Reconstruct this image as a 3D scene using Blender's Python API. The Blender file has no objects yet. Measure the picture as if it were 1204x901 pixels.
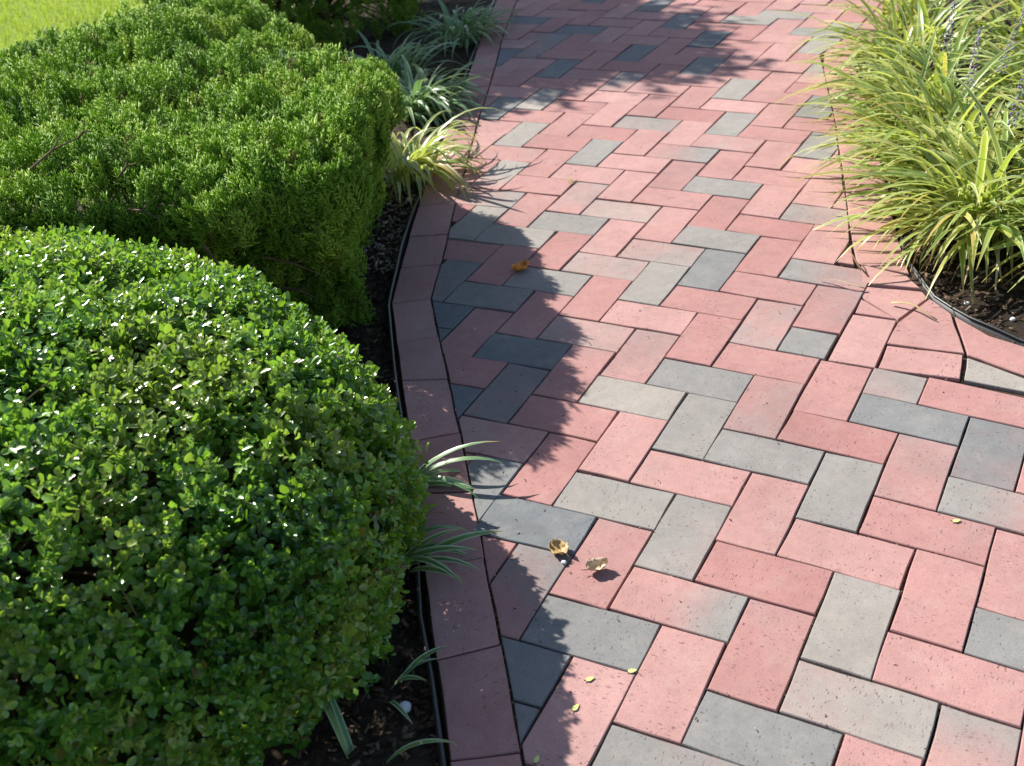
import bpy, bmesh, math, random
import numpy as np
from mathutils import Matrix, Vector, noise

sc = bpy.context.scene
col = sc.collection
PI = math.pi
rad = math.radians
random.seed(7)
rng = np.random.default_rng(7)

# ------------------------------------------------------------------ camera, world, sun, exposure
CAM_H, CAM_F = 1.214315, 1286.99986          # metres above the bricks, focal length in photograph pixels
CAM_RX, CAM_RY = 0.98988469, 0.10854616
cd = bpy.data.cameras.new('camera')
cam = bpy.data.objects.new('camera', cd)
col.objects.link(cam)
cam.location = (0, 0, CAM_H)
cam.rotation_euler = (CAM_RX, CAM_RY, 0)
cd.sensor_width = 36
cd.lens = CAM_F / 1204 * 36
cd.clip_start, cd.clip_end = 0.05, 2000
cd.dof.use_dof = True
cd.dof.focus_distance = 1.95
cd.dof.aperture_fstop = 7.0
sc.camera = cam

SUN_AZ, SUN_EL = rad(-43), rad(37)           # azimuth clockwise from +Y
sun_dir = Vector((math.sin(SUN_AZ) * math.cos(SUN_EL), math.cos(SUN_AZ) * math.cos(SUN_EL), math.sin(SUN_EL)))
w = bpy.data.worlds.new('World')
sc.world = w
w.use_nodes = True
nt = w.node_tree
bg = nt.nodes['Background']
sky = nt.nodes.new('ShaderNodeTexSky')
sky.sky_type = 'NISHITA'
sky.sun_disc = False
sky.sun_elevation = SUN_EL
sky.sun_rotation = SUN_AZ % (2 * PI)
nt.links.new(sky.outputs[0], bg.inputs['Color'])
bg.inputs['Strength'].default_value = 0.085
sl = bpy.data.lights.new('sun', 'SUN')
sl.energy = 5.0
sl.angle = rad(0.53)
sl.color = (1.0, 0.955, 0.88)
so = bpy.data.objects.new('sun', sl)
so.rotation_euler = (-sun_dir).to_track_quat('-Z', 'Y').to_euler()
so.location = (0, 0, 10)
col.objects.link(so)
vs = sc.view_settings
vs.view_transform = 'Standard'
vs.look = 'None'
vs.exposure = 1.0
vs.gamma = 1.0
vs.use_curve_mapping = False

# ------------------------------------------------------------------ helpers
def tag(o, label=None, cat=None, group=None, kind=None):
    for k, v in (('label', label), ('category', cat), ('group', group), ('kind', kind)):
        if v:
            o[k] = v
    return o

def link(name, data, mat=None, parent=None, loc=None):
    o = bpy.data.objects.new(name, data)
    col.objects.link(o)
    if mat and data and not data.materials:
        data.materials.append(mat)
    if parent:
        o.parent = parent
    if loc is not None:
        o.location = loc
    return o

def empty(name, loc):
    o = bpy.data.objects.new(name, None)
    o.empty_display_size = 0.05
    col.objects.link(o)
    o.location = loc
    return o

def np_mesh(name, V, F, mat=None, smooth=False, fattr=None, vattr=None):
    """V (n,3), F (m,k) with constant k"""
    V = np.asarray(V, np.float32)
    F = np.asarray(F, np.int32)
    me = bpy.data.meshes.new(name)
    me.vertices.add(len(V))
    me.vertices.foreach_set('co', V.ravel())
    k = F.shape[1]
    me.loops.add(F.size)
    me.loops.foreach_set('vertex_index', F.ravel())
    me.polygons.add(len(F))
    me.polygons.foreach_set('loop_start', np.arange(0, F.size, k, dtype=np.int32))
    if smooth:
        me.polygons.foreach_set('use_smooth', np.ones(len(F), bool))
    for nm, a in (fattr or {}).items():
        me.attributes.new(nm, 'FLOAT', 'FACE').data.foreach_set('value', np.asarray(a, np.float32))
    for nm, a in (vattr or {}).items():
        me.attributes.new(nm, 'FLOAT', 'POINT').data.foreach_set('value', np.asarray(a, np.float32))
    me.update(calc_edges=True)
    if mat:
        me.materials.append(mat)
    return me

def frames(D, U):
    """orthonormal frames: rows x,y,z with y along D, z as near U as possible"""
    y = D / np.linalg.norm(D, axis=1, keepdims=True)
    x = np.cross(y, U)
    x /= np.linalg.norm(x, axis=1, keepdims=True) + 1e-9
    z = np.cross(x, y)
    return x, y, z

def scatter(tv, tf, P, D, U, S):
    """copy template (tv,tf) to positions P with y axis along D, z near U, scale S (n,) or (n,3)"""
    x, y, z = frames(D, U)
    S = np.asarray(S)
    if S.ndim == 1:
        S = np.repeat(S[:, None], 3, 1)
    T = tv[None, :, :] * S[:, None, :]
    V = P[:, None, :] + T[..., 0:1] * x[:, None, :] + T[..., 1:2] * y[:, None, :] + T[..., 2:3] * z[:, None, :]
    n, m = len(P), len(tv)
    F = (tf[None] + (np.arange(n) * m)[:, None, None]).reshape(-1, tf.shape[1])
    return V.reshape(-1, 3), F

def fbm(P, scale, octv=2, seed=0.0):
    out = np.empty(len(P))
    for i, p in enumerate(P):
        out[i] = noise.fractal(Vector((p[0] * scale + seed, p[1] * scale - seed, p[2] * scale + 2 * seed)), 1.0, 2.0, octv)
    return out

def rvec(n):
    v = rng.normal(size=(n, 3))
    return v / np.linalg.norm(v, axis=1, keepdims=True)

# node helpers
def mat_new(name):
    m = bpy.data.materials.new(name)
    m.use_nodes = True
    nt = m.node_tree
    return m, nt, nt.nodes, nt.links, nt.nodes['Principled BSDF']

def ramp(N, stops, interp='LINEAR'):
    r = N.new('ShaderNodeValToRGB')
    r.color_ramp.interpolation = interp
    e = r.color_ramp.elements
    while len(e) > 1:
        e.remove(e[-1])
    e[0].position, e[0].color = stops[0][0], (*stops[0][1], 1)
    for p, c in stops[1:]:
        x = e.new(p)
        x.color = (*c, 1)
    return r

def math_node(N, L, op, a, b=None, clamp=False):
    n = N.new('ShaderNodeMath')
    n.operation = op
    n.use_clamp = clamp
    for i, v in enumerate((a, b)):
        if v is None:
            continue
        if isinstance(v, (int, float)):
            n.inputs[i].default_value = v
        else:
            L.new(v, n.inputs[i])
    return n.outputs[0]

def noise_tex(N, L, vec, scale, detail=2, rough=0.5):
    n = N.new('ShaderNodeTexNoise')
    n.inputs['Scale'].default_value = scale
    n.inputs['Detail'].default_value = detail
    n.inputs['Roughness'].default_value = rough
    if vec is not None:
        L.new(vec, n.inputs['Vector'])
    return n.outputs[0]

def mix_rgb(N, L, f, a, b, mode='MIX'):
    n = N.new('ShaderNodeMix')
    n.data_type = 'RGBA'
    n.blend_type = mode
    for s, v in ((n.inputs[0], f), (n.inputs[6], a), (n.inputs[7], b)):
        if isinstance(v, (int, float)):
            s.default_value = v
        elif isinstance(v, tuple):
            s.default_value = (*v, 1)
        else:
            L.new(v, s)
    return n.outputs[2]

def vmath(N, L, op, a, b):
    n = N.new('ShaderNodeVectorMath')
    n.operation = op
    for i, v in enumerate((a, b)):
        if isinstance(v, tuple):
            n.inputs[i].default_value = v
        else:
            L.new(v, n.inputs[i])
    return n.outputs[0]

# ------------------------------------------------------------------ materials
def brick_material():
    m, nt, N, L, B = mat_new('clay_paver')
    oi = N.new('ShaderNodeObjectInfo')
    sep = N.new('ShaderNodeSeparateColor')
    L.new(oi.outputs['Color'], sep.inputs[0])
    tc = N.new('ShaderNodeTexCoord')
    off = N.new('ShaderNodeCombineXYZ')
    r100 = math_node(N, L, 'MULTIPLY', oi.outputs['Random'], 57.0)
    for i in range(3):
        L.new(r100, off.inputs[i])
    vec = vmath(N, L, 'ADD', tc.outputs['Object'], off.outputs[0])
    n1 = noise_tex(N, L, vec, 9.0, 2)
    n2 = noise_tex(N, L, vec, 45.0, 4, 0.65)
    n3 = noise_tex(N, L, vec, 420.0, 3, 0.7)
    # red body and flashed grey body, blended in patches
    mx = math_node(N, L, 'ADD', sep.outputs[0], math_node(N, L, 'MULTIPLY', math_node(N, L, 'SUBTRACT', n1, 0.5), 0.9))
    mx = math_node(N, L, 'ADD', mx, math_node(N, L, 'MULTIPLY', math_node(N, L, 'SUBTRACT', n2, 0.5), 0.35))
    sx = N.new('ShaderNodeSeparateXYZ')
    L.new(tc.outputs['Object'], sx.inputs[0])
    # flashing that runs from one end of the brick to the other
    mx = math_node(N, L, 'ADD', mx, math_node(N, L, 'MULTIPLY', math_node(N, L, 'SUBTRACT', sep.outputs[2], 0.5), math_node(N, L, 'MULTIPLY', sx.outputs[0], 14.0)))
    mr = N.new('ShaderNodeMapRange')
    mr.interpolation_type = 'SMOOTHSTEP'
    mr.inputs[1].default_value, mr.inputs[2].default_value = 0.0, 1.0
    L.new(mx, mr.inputs[0])
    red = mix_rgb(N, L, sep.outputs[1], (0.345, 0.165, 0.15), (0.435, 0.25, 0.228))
    grey = mix_rgb(N, L, sep.outputs[1], (0.150, 0.160, 0.166), (0.305, 0.275, 0.243))  # dark end is bluish, carrying the shade on shaded grey bricks
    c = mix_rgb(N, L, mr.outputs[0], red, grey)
    # mottling and grain
    v1 = N.new('ShaderNodeMapRange')
    v1.inputs[3].default_value, v1.inputs[4].default_value = 0.80, 1.16
    L.new(n2, v1.inputs[0])
    v2 = N.new('ShaderNodeMapRange')
    v2.inputs[1].default_value, v2.inputs[2].default_value = 0.25, 0.75
    v2.inputs[3].default_value, v2.inputs[4].default_value = 0.86, 1.12
    L.new(n3, v2.inputs[0])
    c = mix_rgb(N, L, 1.0, c, v1.outputs[0], 'MULTIPLY')
    c = mix_rgb(N, L, 1.0, c, v2.outputs[0], 'MULTIPLY')
    # short torn wire-cut pits, across the brick
    sv = vmath(N, L, 'MULTIPLY', vec, (330.0, 130.0, 160.0))
    pit_n = noise_tex(N, L, sv, 1.0, 1, 0.4)
    pit = N.new('ShaderNodeMapRange')
    pit.inputs[1].default_value, pit.inputs[2].default_value = 0.665, 0.73
    L.new(pit_n, pit.inputs[0])
    fine = noise_tex(N, L, vmath(N, L, 'MULTIPLY', vec, (900.0, 380.0, 500.0)), 1.0, 1, 0.4)
    fp = N.new('ShaderNodeMapRange')
    fp.inputs[1].default_value, fp.inputs[2].default_value = 0.68, 0.76
    fp.inputs[4].default_value = 0.6
    L.new(fine, fp.inputs[0])
    pits = math_node(N, L, 'MAXIMUM', pit.outputs[0], fp.outputs[0])
    pm = N.new('ShaderNodeMapRange')
    pm.inputs[1].default_value, pm.inputs[2].default_value = 0.35, 0.62
    pm.inputs[3].default_value = 0.15
    L.new(noise_tex(N, L, vec, 17.0, 3, 0.6), pm.inputs[0])
    pits = math_node(N, L, 'MULTIPLY', pits, pm.outputs[0])
    c = mix_rgb(N, L, math_node(N, L, 'MULTIPLY', pits, 0.72), c, (0.07, 0.045, 0.04))
    # worn dusty pale patches
    dust = N.new('ShaderNodeMapRange')
    dust.inputs[1].default_value, dust.inputs[2].default_value = 0.52, 0.8
    dust.inputs[4].default_value = 0.28
    L.new(noise_tex(N, L, vec, 22.0, 5, 0.7), dust.inputs[0])
    c = mix_rgb(N, L, dust.outputs[0], c, (0.42, 0.35, 0.29))
    # foot-traffic grime that runs across several bricks, and a few darker stains
    geo = N.new('ShaderNodeNewGeometry')
    g1 = N.new('ShaderNodeMapRange')
    g1.inputs[1].default_value, g1.inputs[2].default_value = 0.3, 0.7
    g1.inputs[3].default_value, g1.inputs[4].default_value = 0.84, 1.08
    L.new(noise_tex(N, L, geo.outputs['Position'], 4.5, 5, 0.65), g1.inputs[0])
    c = mix_rgb(N, L, 1.0, c, g1.outputs[0], 'MULTIPLY')
    st = N.new('ShaderNodeMapRange')
    st.inputs[1].default_value, st.inputs[2].default_value = 0.66, 0.74
    st.inputs[4].default_value = 0.38
    L.new(noise_tex(N, L, geo.outputs['Position'], 15.0, 4, 0.6), st.inputs[0])
    c = mix_rgb(N, L, st.outputs[0], c, (0.15, 0.105, 0.085))
    L.new(c, B.inputs['Base Color'])
    B.inputs['Roughness'].default_value = 0.88
    B.inputs['Specular IOR Level'].default_value = 0.3
    bmp = N.new('ShaderNodeBump')
    bmp.inputs['Strength'].default_value = 0.55
    bmp.inputs['Distance'].default_value = 0.0012
    h = math_node(N, L, 'SUBTRACT', math_node(N, L, 'MULTIPLY', n3, 0.5), pits)
    h = math_node(N, L, 'ADD', h, math_node(N, L, 'MULTIPLY', n2, 0.8))
    L.new(h, bmp.inputs['Height'])
    L.new(bmp.outputs[0], B.inputs['Normal'])
    return m

def soil_material(name, stops, scale=60.0):
    m, nt, N, L, B = mat_new(name)
    tc = N.new('ShaderNodeTexCoord')
    n1 = noise_tex(N, L, tc.outputs['Object'], scale, 5, 0.7)
    r = ramp(N, stops)
    L.new(n1, r.inputs[0])
    L.new(r.outputs[0], B.inputs['Base Color'])
    B.inputs['Roughness'].default_value = 0.95
    B.inputs['Specular IOR Level'].default_value = 0.2
    bmp = N.new('ShaderNodeBump')
    bmp.inputs['Strength'].default_value = 0.8
    bmp.inputs['Distance'].default_value = 0.006
    L.new(noise_tex(N, L, tc.outputs['Object'], scale * 2, 5, 0.75), bmp.inputs['Height'])
    L.new(bmp.outputs[0], B.inputs['Normal'])
    return m

def plain_material(name, c, rough=0.6, spec=0.4, var=0.0, scale=80.0):
    m, nt, N, L, B = mat_new(name)
    B.inputs['Roughness'].default_value = rough
    B.inputs['Specular IOR Level'].default_value = spec
    tc = N.new('ShaderNodeTexCoord')
    n = noise_tex(N, L, tc.outputs['Object'], scale, 3, 0.6)
    r = ramp(N, [(0.25, tuple(x * (1 - var) for x in c)), (0.75, tuple(min(1, x * (1 + var)) for x in c))])
    L.new(n, r.inputs[0])
    L.new(r.outputs[0], B.inputs['Base Color'])
    return m

def leaf_material(name, stops, rough=0.35, spec=0.5, trans=0.3, tcol=(0.25, 0.4, 0.04), source='rnd', extra=None):
    """green from a per-leaf random number; translucent"""
    m, nt, N, L, B = mat_new(name)
    if source == 'rnd':
        a = N.new('ShaderNodeAttribute')
        a.attribute_name = 'rnd'
        f = a.outputs['Fac']
    else:
        oi = N.new('ShaderNodeObjectInfo')
        f = oi.outputs['Random']
    r = ramp(N, stops)
    L.new(f, r.inputs[0])
    c = r.outputs[0]
    if extra:
        c = extra(N, L, c, f)
    L.new(c, B.inputs['Base Color'])
    B.inputs['Roughness'].default_value = rough
    B.inputs['Specular IOR Level'].default_value = spec
    t = N.new('ShaderNodeBsdfTranslucent')
    tc = mix_rgb(N, L, 0.5, c, tcol)
    L.new(tc, t.inputs['Color'])
    ms = N.new('ShaderNodeMixShader')
    ms.inputs[0].default_value = trans
    L.new(B.outputs[0], ms.inputs[1])
    L.new(t.outputs[0], ms.inputs[2])
    L.new(ms.outputs[0], N['Material Output'].inputs['Surface'])
    return m

M = {}
M['brick'] = brick_material()
M['sand'] = soil_material('joint_sand', [(0.3, (0.035, 0.024, 0.018)), (0.7, (0.10, 0.068, 0.05))], 120)
M['soil'] = soil_material('bed_soil', [(0.3, (0.022, 0.015, 0.010)), (0.55, (0.06, 0.042, 0.028)), (0.75, (0.12, 0.085, 0.055))], 55)
M['soil2'] = soil_material('shaded_bed_soil', [(0.3, (0.012, 0.008, 0.006)), (0.6, (0.035, 0.024, 0.017)), (0.8, (0.08, 0.055, 0.04))], 55)  # bed soil with the shade under the lilyturf put into its colour
M['turf'] = soil_material('turf_soil', [(0.3, (0.12, 0.19, 0.02)), (0.7, (0.22, 0.29, 0.03))], 30)
M['plastic'] = plain_material('black_plastic', (0.022, 0.022, 0.024), 0.42, 0.5, 0.3)
M['bark'] = plain_material('bark', (0.10, 0.07, 0.045), 0.9, 0.2, 0.4)
M['twig'] = plain_material('twig_wood', (0.13, 0.085, 0.05), 0.85, 0.2, 0.4)
M['chip'] = leaf_material('mulch_chip', [(0.0, (0.02, 0.013, 0.009)), (0.6, (0.075, 0.045, 0.028)), (0.9, (0.20, 0.14, 0.09)), (1.0, (0.34, 0.28, 0.21))], 0.9, 0.2, 0.0)
M['straw'] = leaf_material('dry_straw', [(0.0, (0.30, 0.19, 0.09)), (0.6, (0.50, 0.38, 0.20)), (1.0, (0.62, 0.54, 0.38))], 0.7, 0.3, 0.15, (0.5, 0.35, 0.15), 'object')
M['pebble'] = plain_material('pale_stone', (0.60, 0.61, 0.60), 0.6, 0.4, 0.15)
M['box'] = leaf_material('boxwood_leaf', [(0.0, (0.028, 0.085, 0.018)), (0.35, (0.055, 0.155, 0.022)), (0.75, (0.115, 0.27, 0.035)), (0.93, (0.26, 0.43, 0.07)), (1.0, (0.16, 0.11, 0.03))], 0.27, 0.9, 0.36, (0.40, 0.70, 0.03))
M['juniper'] = leaf_material('juniper_spray', [(0.0, (0.05, 0.11, 0.025)), (0.4, (0.15, 0.29, 0.03)), (0.75, (0.29, 0.48, 0.05)), (0.94, (0.42, 0.58, 0.08)), (1.0, (0.18, 0.11, 0.05))], 0.5, 0.35, 0.40, (0.55, 0.80, 0.05))
M['grass'] = leaf_material('lawn_blade', [(0.0, (0.22, 0.32, 0.02)), (0.6, (0.38, 0.48, 0.035)), (1.0, (0.50, 0.52, 0.08))], 0.5, 0.4, 0.4, (0.45, 0.6, 0.05))
M['treeleaf'] = leaf_material('tree_leaf', [(0.0, (0.03, 0.06, 0.012)), (1.0, (0.09, 0.15, 0.03))], 0.45, 0.4, 0.2)

def stripe(margin):
    def f(N, L, c, r):
        a = N.new('ShaderNodeAttribute')
        a.attribute_name = 'across'
        mr = N.new('ShaderNodeMapRange')
        mr.inputs[1].default_value, mr.inputs[2].default_value = 0.45, 0.75
        L.new(a.outputs['Fac'], mr.inputs[0])
        # some blades are plain, some broadly margined
        k = math_node(N, L, 'FRACT', math_node(N, L, 'MULTIPLY', r, 7.31))
        k = math_node(N, L, 'MULTIPLY', mr.outputs[0], math_node(N, L, 'ADD', math_node(N, L, 'MULTIPLY', k, 0.8), 0.15))
        c = mix_rgb(N, L, k, c, margin)
        b = N.new('ShaderNodeAttribute')
        b.attribute_name = 'along'
        tip = N.new('ShaderNodeMapRange')
        tip.inputs[1].default_value, tip.inputs[2].default_value = 0.82, 1.0
        L.new(b.outputs['Fac'], tip.inputs[0])
        d = math_node(N, L, 'FRACT', math_node(N, L, 'MULTIPLY', r, 13.7))
        c = mix_rgb(N, L, math_node(N, L, 'MULTIPLY', tip.outputs[0], d), c, (0.36, 0.24, 0.06))
        return c
    return f
M['blade_sun'] = leaf_material('lilyturf_blade_sunlit', [(0.0, (0.11, 0.22, 0.04)), (0.5, (0.25, 0.37, 0.06)), (0.85, (0.46, 0.50, 0.12)), (1.0, (0.50, 0.34, 0.09))], 0.34, 0.55, 0.42, (0.65, 0.72, 0.06), 'object', stripe((0.76, 0.77, 0.46)))  # blades standing in sun: sunlight is part of this yellower colour
M['blade_shade'] = leaf_material('lilyturf_blade_shaded', [(0.0, (0.07, 0.19, 0.06)), (0.7, (0.14, 0.29, 0.10)), (1.0, (0.22, 0.32, 0.08))], 0.36, 0.5, 0.28, (0.3, 0.5, 0.1), 'object', stripe((0.68, 0.74, 0.52)))  # same variegated blades in shade, the shade put into a bluer, darker colour
M['purple'] = leaf_material('purple_floret', [(0.0, (0.22, 0.15, 0.36)), (1.0, (0.42, 0.32, 0.58))], 0.6, 0.3, 0.2, (0.35, 0.2, 0.5), 'object')

# ------------------------------------------------------------------ the paving layout
LAT_R, LAT_S, LAT_X, LAT_Y, LAT_A = 1.89069305, 0.1016, 3.78082897, -9.60834214, -0.5035452
WARP = np.array([[-0.00184443, -0.00375477], [0.00137734, 0.04699385], [-0.00357836, 0.00311167],
                 [-0.01211197, -0.08694072], [0.00708608, -0.00507764], [0.00571707, 0.00192581]])
ca, sa = math.cos(LAT_A), math.sin(LAT_A)

def lay(P):
    """herringbone units to metres on the ground, with the small drift of the hand-laid courses"""
    P = np.asarray(P, float) - (LAT_X, LAT_Y)
    W = P @ np.array([[ca, -sa], [sa, ca]]).T * LAT_S
    x = np.clip(W[:, 0], -0.7, 1.1)
    y = np.clip(W[:, 1], 0.7, 5.2) - 2.0
    Bq = np.stack([np.ones(len(x)), x, y, x * x, x * y, y * y], 1)
    return W + Bq @ WARP

def rect(kind, i, j):
    r = LAT_R
    if kind == 'V':
        m = (j - i) / 4
        k = i + m
        return k + m * (1 - r), k + m * (1 + r), 1, r
    m = (j - i - 3) / 4
    k = i + 1 + m
    return k + 1 - r + m * (1 - r), k + r + m * (1 + r), r, 1

cam_R = np.array((Matrix.Rotation(CAM_RY, 3, 'Y') @ Matrix.Rotation(CAM_RX, 3, 'X')))
def seen(P):
    """where ground points fall in the photograph (used to choose which pieces show largest and their colour, shade included)"""
    P = np.asarray(P, float)
    Q = (np.c_[P, np.zeros(len(P))] - (0, 0, CAM_H)) @ cam_R
    return np.c_[602 - CAM_F * Q[:, 0] / Q[:, 2], 450.5 + CAM_F * Q[:, 1] / Q[:, 2]], -Q[:, 2]

INNER_L = [(0.0, 0.2), (-0.08, 0.7), (-0.119, 0.947), (-0.134, 1.06), (-0.152, 1.176), (-0.171, 1.29), (-0.188, 1.423), (-0.2, 1.485), (-0.235, 1.72),
           (-0.263, 1.884), (-0.298, 2.096), (-0.324, 2.258), (-0.304, 2.508), (-0.293, 2.75), (-0.271, 3.02), (-0.247, 3.364),
           (-0.234, 3.52), (-0.212, 3.75), (-0.184, 4.146), (-0.165, 4.4), (-0.09, 5.1), (0.05, 5.8), (0.25, 6.6)]
OUTER_L = [(-0.10, 0.2), (-0.178, 0.7), (-0.216, 0.942), (-0.244, 1.125), (-0.263, 1.215), (-0.288, 1.42), (-0.335, 1.727), (-0.372, 1.958),
           (-0.417, 2.248), (-0.409, 2.517), (-0.397, 2.736), (-0.378, 2.98), (-0.355, 3.25), (-0.330, 3.5), (-0.30, 3.8), (-0.275, 4.12),
           (-0.255, 4.4), (-0.185, 5.1), (-0.05, 5.8), (0.15, 6.6)]
INNER_R = [(0.666, 2.323), (0.698, 2.466), (0.754, 2.76), (0.814, 3.065), (0.885, 3.49), (0.92, 3.723), (1.057, 3.877), (1.35, 4.35), (1.6, 5.0), (1.8, 5.8), (2.0, 6.6)]
OUTER_R = [(0.762, 2.26), (0.800, 2.44), (0.853, 2.72), (0.914, 3.04), (0.985, 3.47), (1.012, 3.68), (1.14, 3.82), (1.435, 4.30), (1.695, 4.97), (1.9, 5.78), (2.1, 6.6)]

field = [(p[0] + 0.0008, p[1]) for p in INNER_L[1:]] + [(p[0] - 0.0008, p[1]) for p in INNER_R[::-1]] + \
        [(0.651, 2.212), (0.70, 2.0), (0.77, 1.82), (0.86, 1.715), (1.1, 1.40), (1.35, 1.0), (1.45, 0.7)]

def clip(poly, conv):
    """part of poly inside the convex, counter-clockwise polygon conv"""
    out = [tuple(p) for p in poly]
    n = len(conv)
    for k in range(n):
        a, b = conv[k], conv[(k + 1) % n]
        ex, ey = b[0] - a[0], b[1] - a[1]
        inp, out = out, []
        for q in range(len(inp)):
            p, s = inp[q], inp[q - 1]
            dp = ex * (p[1] - a[1]) - ey * (p[0] - a[0])
            ds = ex * (s[1] - a[1]) - ey * (s[0] - a[0])
            if (dp >= 0) != (ds >= 0):
                t = ds / (ds - dp)
                out.append((s[0] + t * (p[0] - s[0]), s[1] + t * (p[1] - s[1])))
            if dp >= 0:
                out.append(p)
        if not out:
            return []
    res = []
    for p in out:
        if not res or math.hypot(p[0] - res[-1][0], p[1] - res[-1][1]) > 1e-3:
            res.append(p)
    if len(res) > 1 and math.hypot(res[0][0] - res[-1][0], res[0][1] - res[-1][1]) < 1e-3:
        res.pop()
    return res

def area(p):
    return 0.5 * sum(p[k - 1][0] * p[k][1] - p[k][0] * p[k - 1][1] for k in range(len(p)))

def inset(poly, d):
    """move every edge of a counter-clockwise polygon inwards by d"""
    n = len(poly)
    out = []
    for k in range(n):
        a, b, c = Vector(poly[k - 1]), Vector(poly[k]), Vector(poly[(k + 1) % n])
        e1, e2 = (b - a).normalized(), (c - b).normalized()
        n1, n2 = Vector((-e1.y, e1.x)), Vector((-e2.y, e2.x))
        h = n1 + n2
        q = h.dot(n1)
        out.append(b + h * (d / max(q, 0.35)))
    return out

def paver_mesh(name, poly, divide=True, jit=0.0012):
    """a paver of the given outline (local metres): top with worn arrises, slightly uneven edges, sides down"""
    pts = []
    n = len(poly)
    for k in range(n):
        a, b = Vector(poly[k]), Vector(poly[(k + 1) % n])
        Ln = (b - a).length
        m = 1 if not divide else (3 if Ln > 0.12 else 2 if Ln > 0.05 else 1)
        for q in range(m):
            p = a.lerp(b, q / m)
            if q:
                e = (b - a).normalized()
                p += Vector((-e.y, e.x)) * random.uniform(-jit, jit) + e * random.uniform(-0.01, 0.01)
            pts.append(p)
    n = len(pts)
    inner = inset(pts, 0.0013)
    V = [(p.x, p.y, random.uniform(-0.0002, 0.0002)) for p in inner]
    V += [(p.x, p.y, -0.0014 + random.uniform(-0.0006, 0.0004)) for p in pts]
    V += [(p.x, p.y, -0.055) for p in pts]
    F = [tuple(range(n))]
    for k in range(n):
        l = (k + 1) % n
        F.append((n + k, n + l, l, k))
        F.append((2 * n + k, 2 * n + l, n + l, n + k))
    me = bpy.data.meshes.new(name)
    me.from_pydata(V, [], F)
    me.materials.append(M['brick'])
    return me

GAP = 0.0017
full_len, full_wid = LAT_R * LAT_S - 2 * GAP, LAT_S - 2 * GAP
def full_poly(hx, hy):
    return [(-hx, -hy), (hx, -hy), (hx, hy), (-hx, hy)]
FULL = [paver_mesh('paver_%d' % k, full_poly(full_len / 2, full_wid / 2)) for k in range(12)]

# fired colour, with shade in the tone of shaded bricks, seen in the photograph: (u, v, how grey 0..1, tone 0 dark .. 1 pale)
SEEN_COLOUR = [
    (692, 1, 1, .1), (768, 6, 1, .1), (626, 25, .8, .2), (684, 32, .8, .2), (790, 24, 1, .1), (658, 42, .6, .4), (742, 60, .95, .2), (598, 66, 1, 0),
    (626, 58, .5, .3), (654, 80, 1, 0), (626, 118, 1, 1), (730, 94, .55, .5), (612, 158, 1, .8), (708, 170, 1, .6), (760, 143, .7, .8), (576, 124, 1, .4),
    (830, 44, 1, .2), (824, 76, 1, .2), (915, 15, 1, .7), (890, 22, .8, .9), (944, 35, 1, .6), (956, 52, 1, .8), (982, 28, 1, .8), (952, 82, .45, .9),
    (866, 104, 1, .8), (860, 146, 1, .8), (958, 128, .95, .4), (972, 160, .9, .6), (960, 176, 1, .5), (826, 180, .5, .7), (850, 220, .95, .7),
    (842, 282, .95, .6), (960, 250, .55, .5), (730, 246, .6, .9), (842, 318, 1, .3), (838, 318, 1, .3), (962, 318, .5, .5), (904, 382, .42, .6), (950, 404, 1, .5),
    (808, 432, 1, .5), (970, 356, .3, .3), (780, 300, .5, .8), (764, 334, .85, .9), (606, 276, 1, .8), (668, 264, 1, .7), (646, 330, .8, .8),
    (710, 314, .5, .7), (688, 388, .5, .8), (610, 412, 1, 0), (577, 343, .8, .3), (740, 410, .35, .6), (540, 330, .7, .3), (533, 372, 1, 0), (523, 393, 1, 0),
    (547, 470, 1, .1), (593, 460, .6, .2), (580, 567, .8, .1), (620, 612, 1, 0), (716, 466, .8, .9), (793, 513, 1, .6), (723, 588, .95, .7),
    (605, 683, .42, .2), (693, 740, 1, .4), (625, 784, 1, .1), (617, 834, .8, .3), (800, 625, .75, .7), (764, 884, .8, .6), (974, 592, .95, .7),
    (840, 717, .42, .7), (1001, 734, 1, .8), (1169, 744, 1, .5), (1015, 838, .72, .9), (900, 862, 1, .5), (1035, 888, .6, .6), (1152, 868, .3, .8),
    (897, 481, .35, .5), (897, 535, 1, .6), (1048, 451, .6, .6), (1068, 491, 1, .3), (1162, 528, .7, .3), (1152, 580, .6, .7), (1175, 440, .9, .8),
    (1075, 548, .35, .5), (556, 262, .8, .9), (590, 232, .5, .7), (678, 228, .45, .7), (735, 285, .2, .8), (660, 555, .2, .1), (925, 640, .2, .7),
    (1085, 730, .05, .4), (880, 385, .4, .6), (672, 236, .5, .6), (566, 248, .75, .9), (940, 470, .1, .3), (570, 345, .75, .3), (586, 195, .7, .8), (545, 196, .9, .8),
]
SC = np.array(SEEN_COLOUR)

def ground_point(u, v):
    d = cam_R @ np.array([(u - 602) / CAM_F, -(v - 450.5) / CAM_F, -1.0])
    return d[0] * -CAM_H / d[2], d[1] * -CAM_H / d[2]
SG = [ground_point(u, v) for u, v, _, _ in SEEN_COLOUR]
def inside(p, poly):
    c = False
    for k in range(len(poly)):
        a, b = poly[k - 1], poly[k]
        if (a[1] > p[1]) != (b[1] > p[1]) and p[0] < (b[0] - a[0]) * (p[1] - a[1]) / (b[1] - a[1]) + a[0]:
            c = not c
    return c

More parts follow.
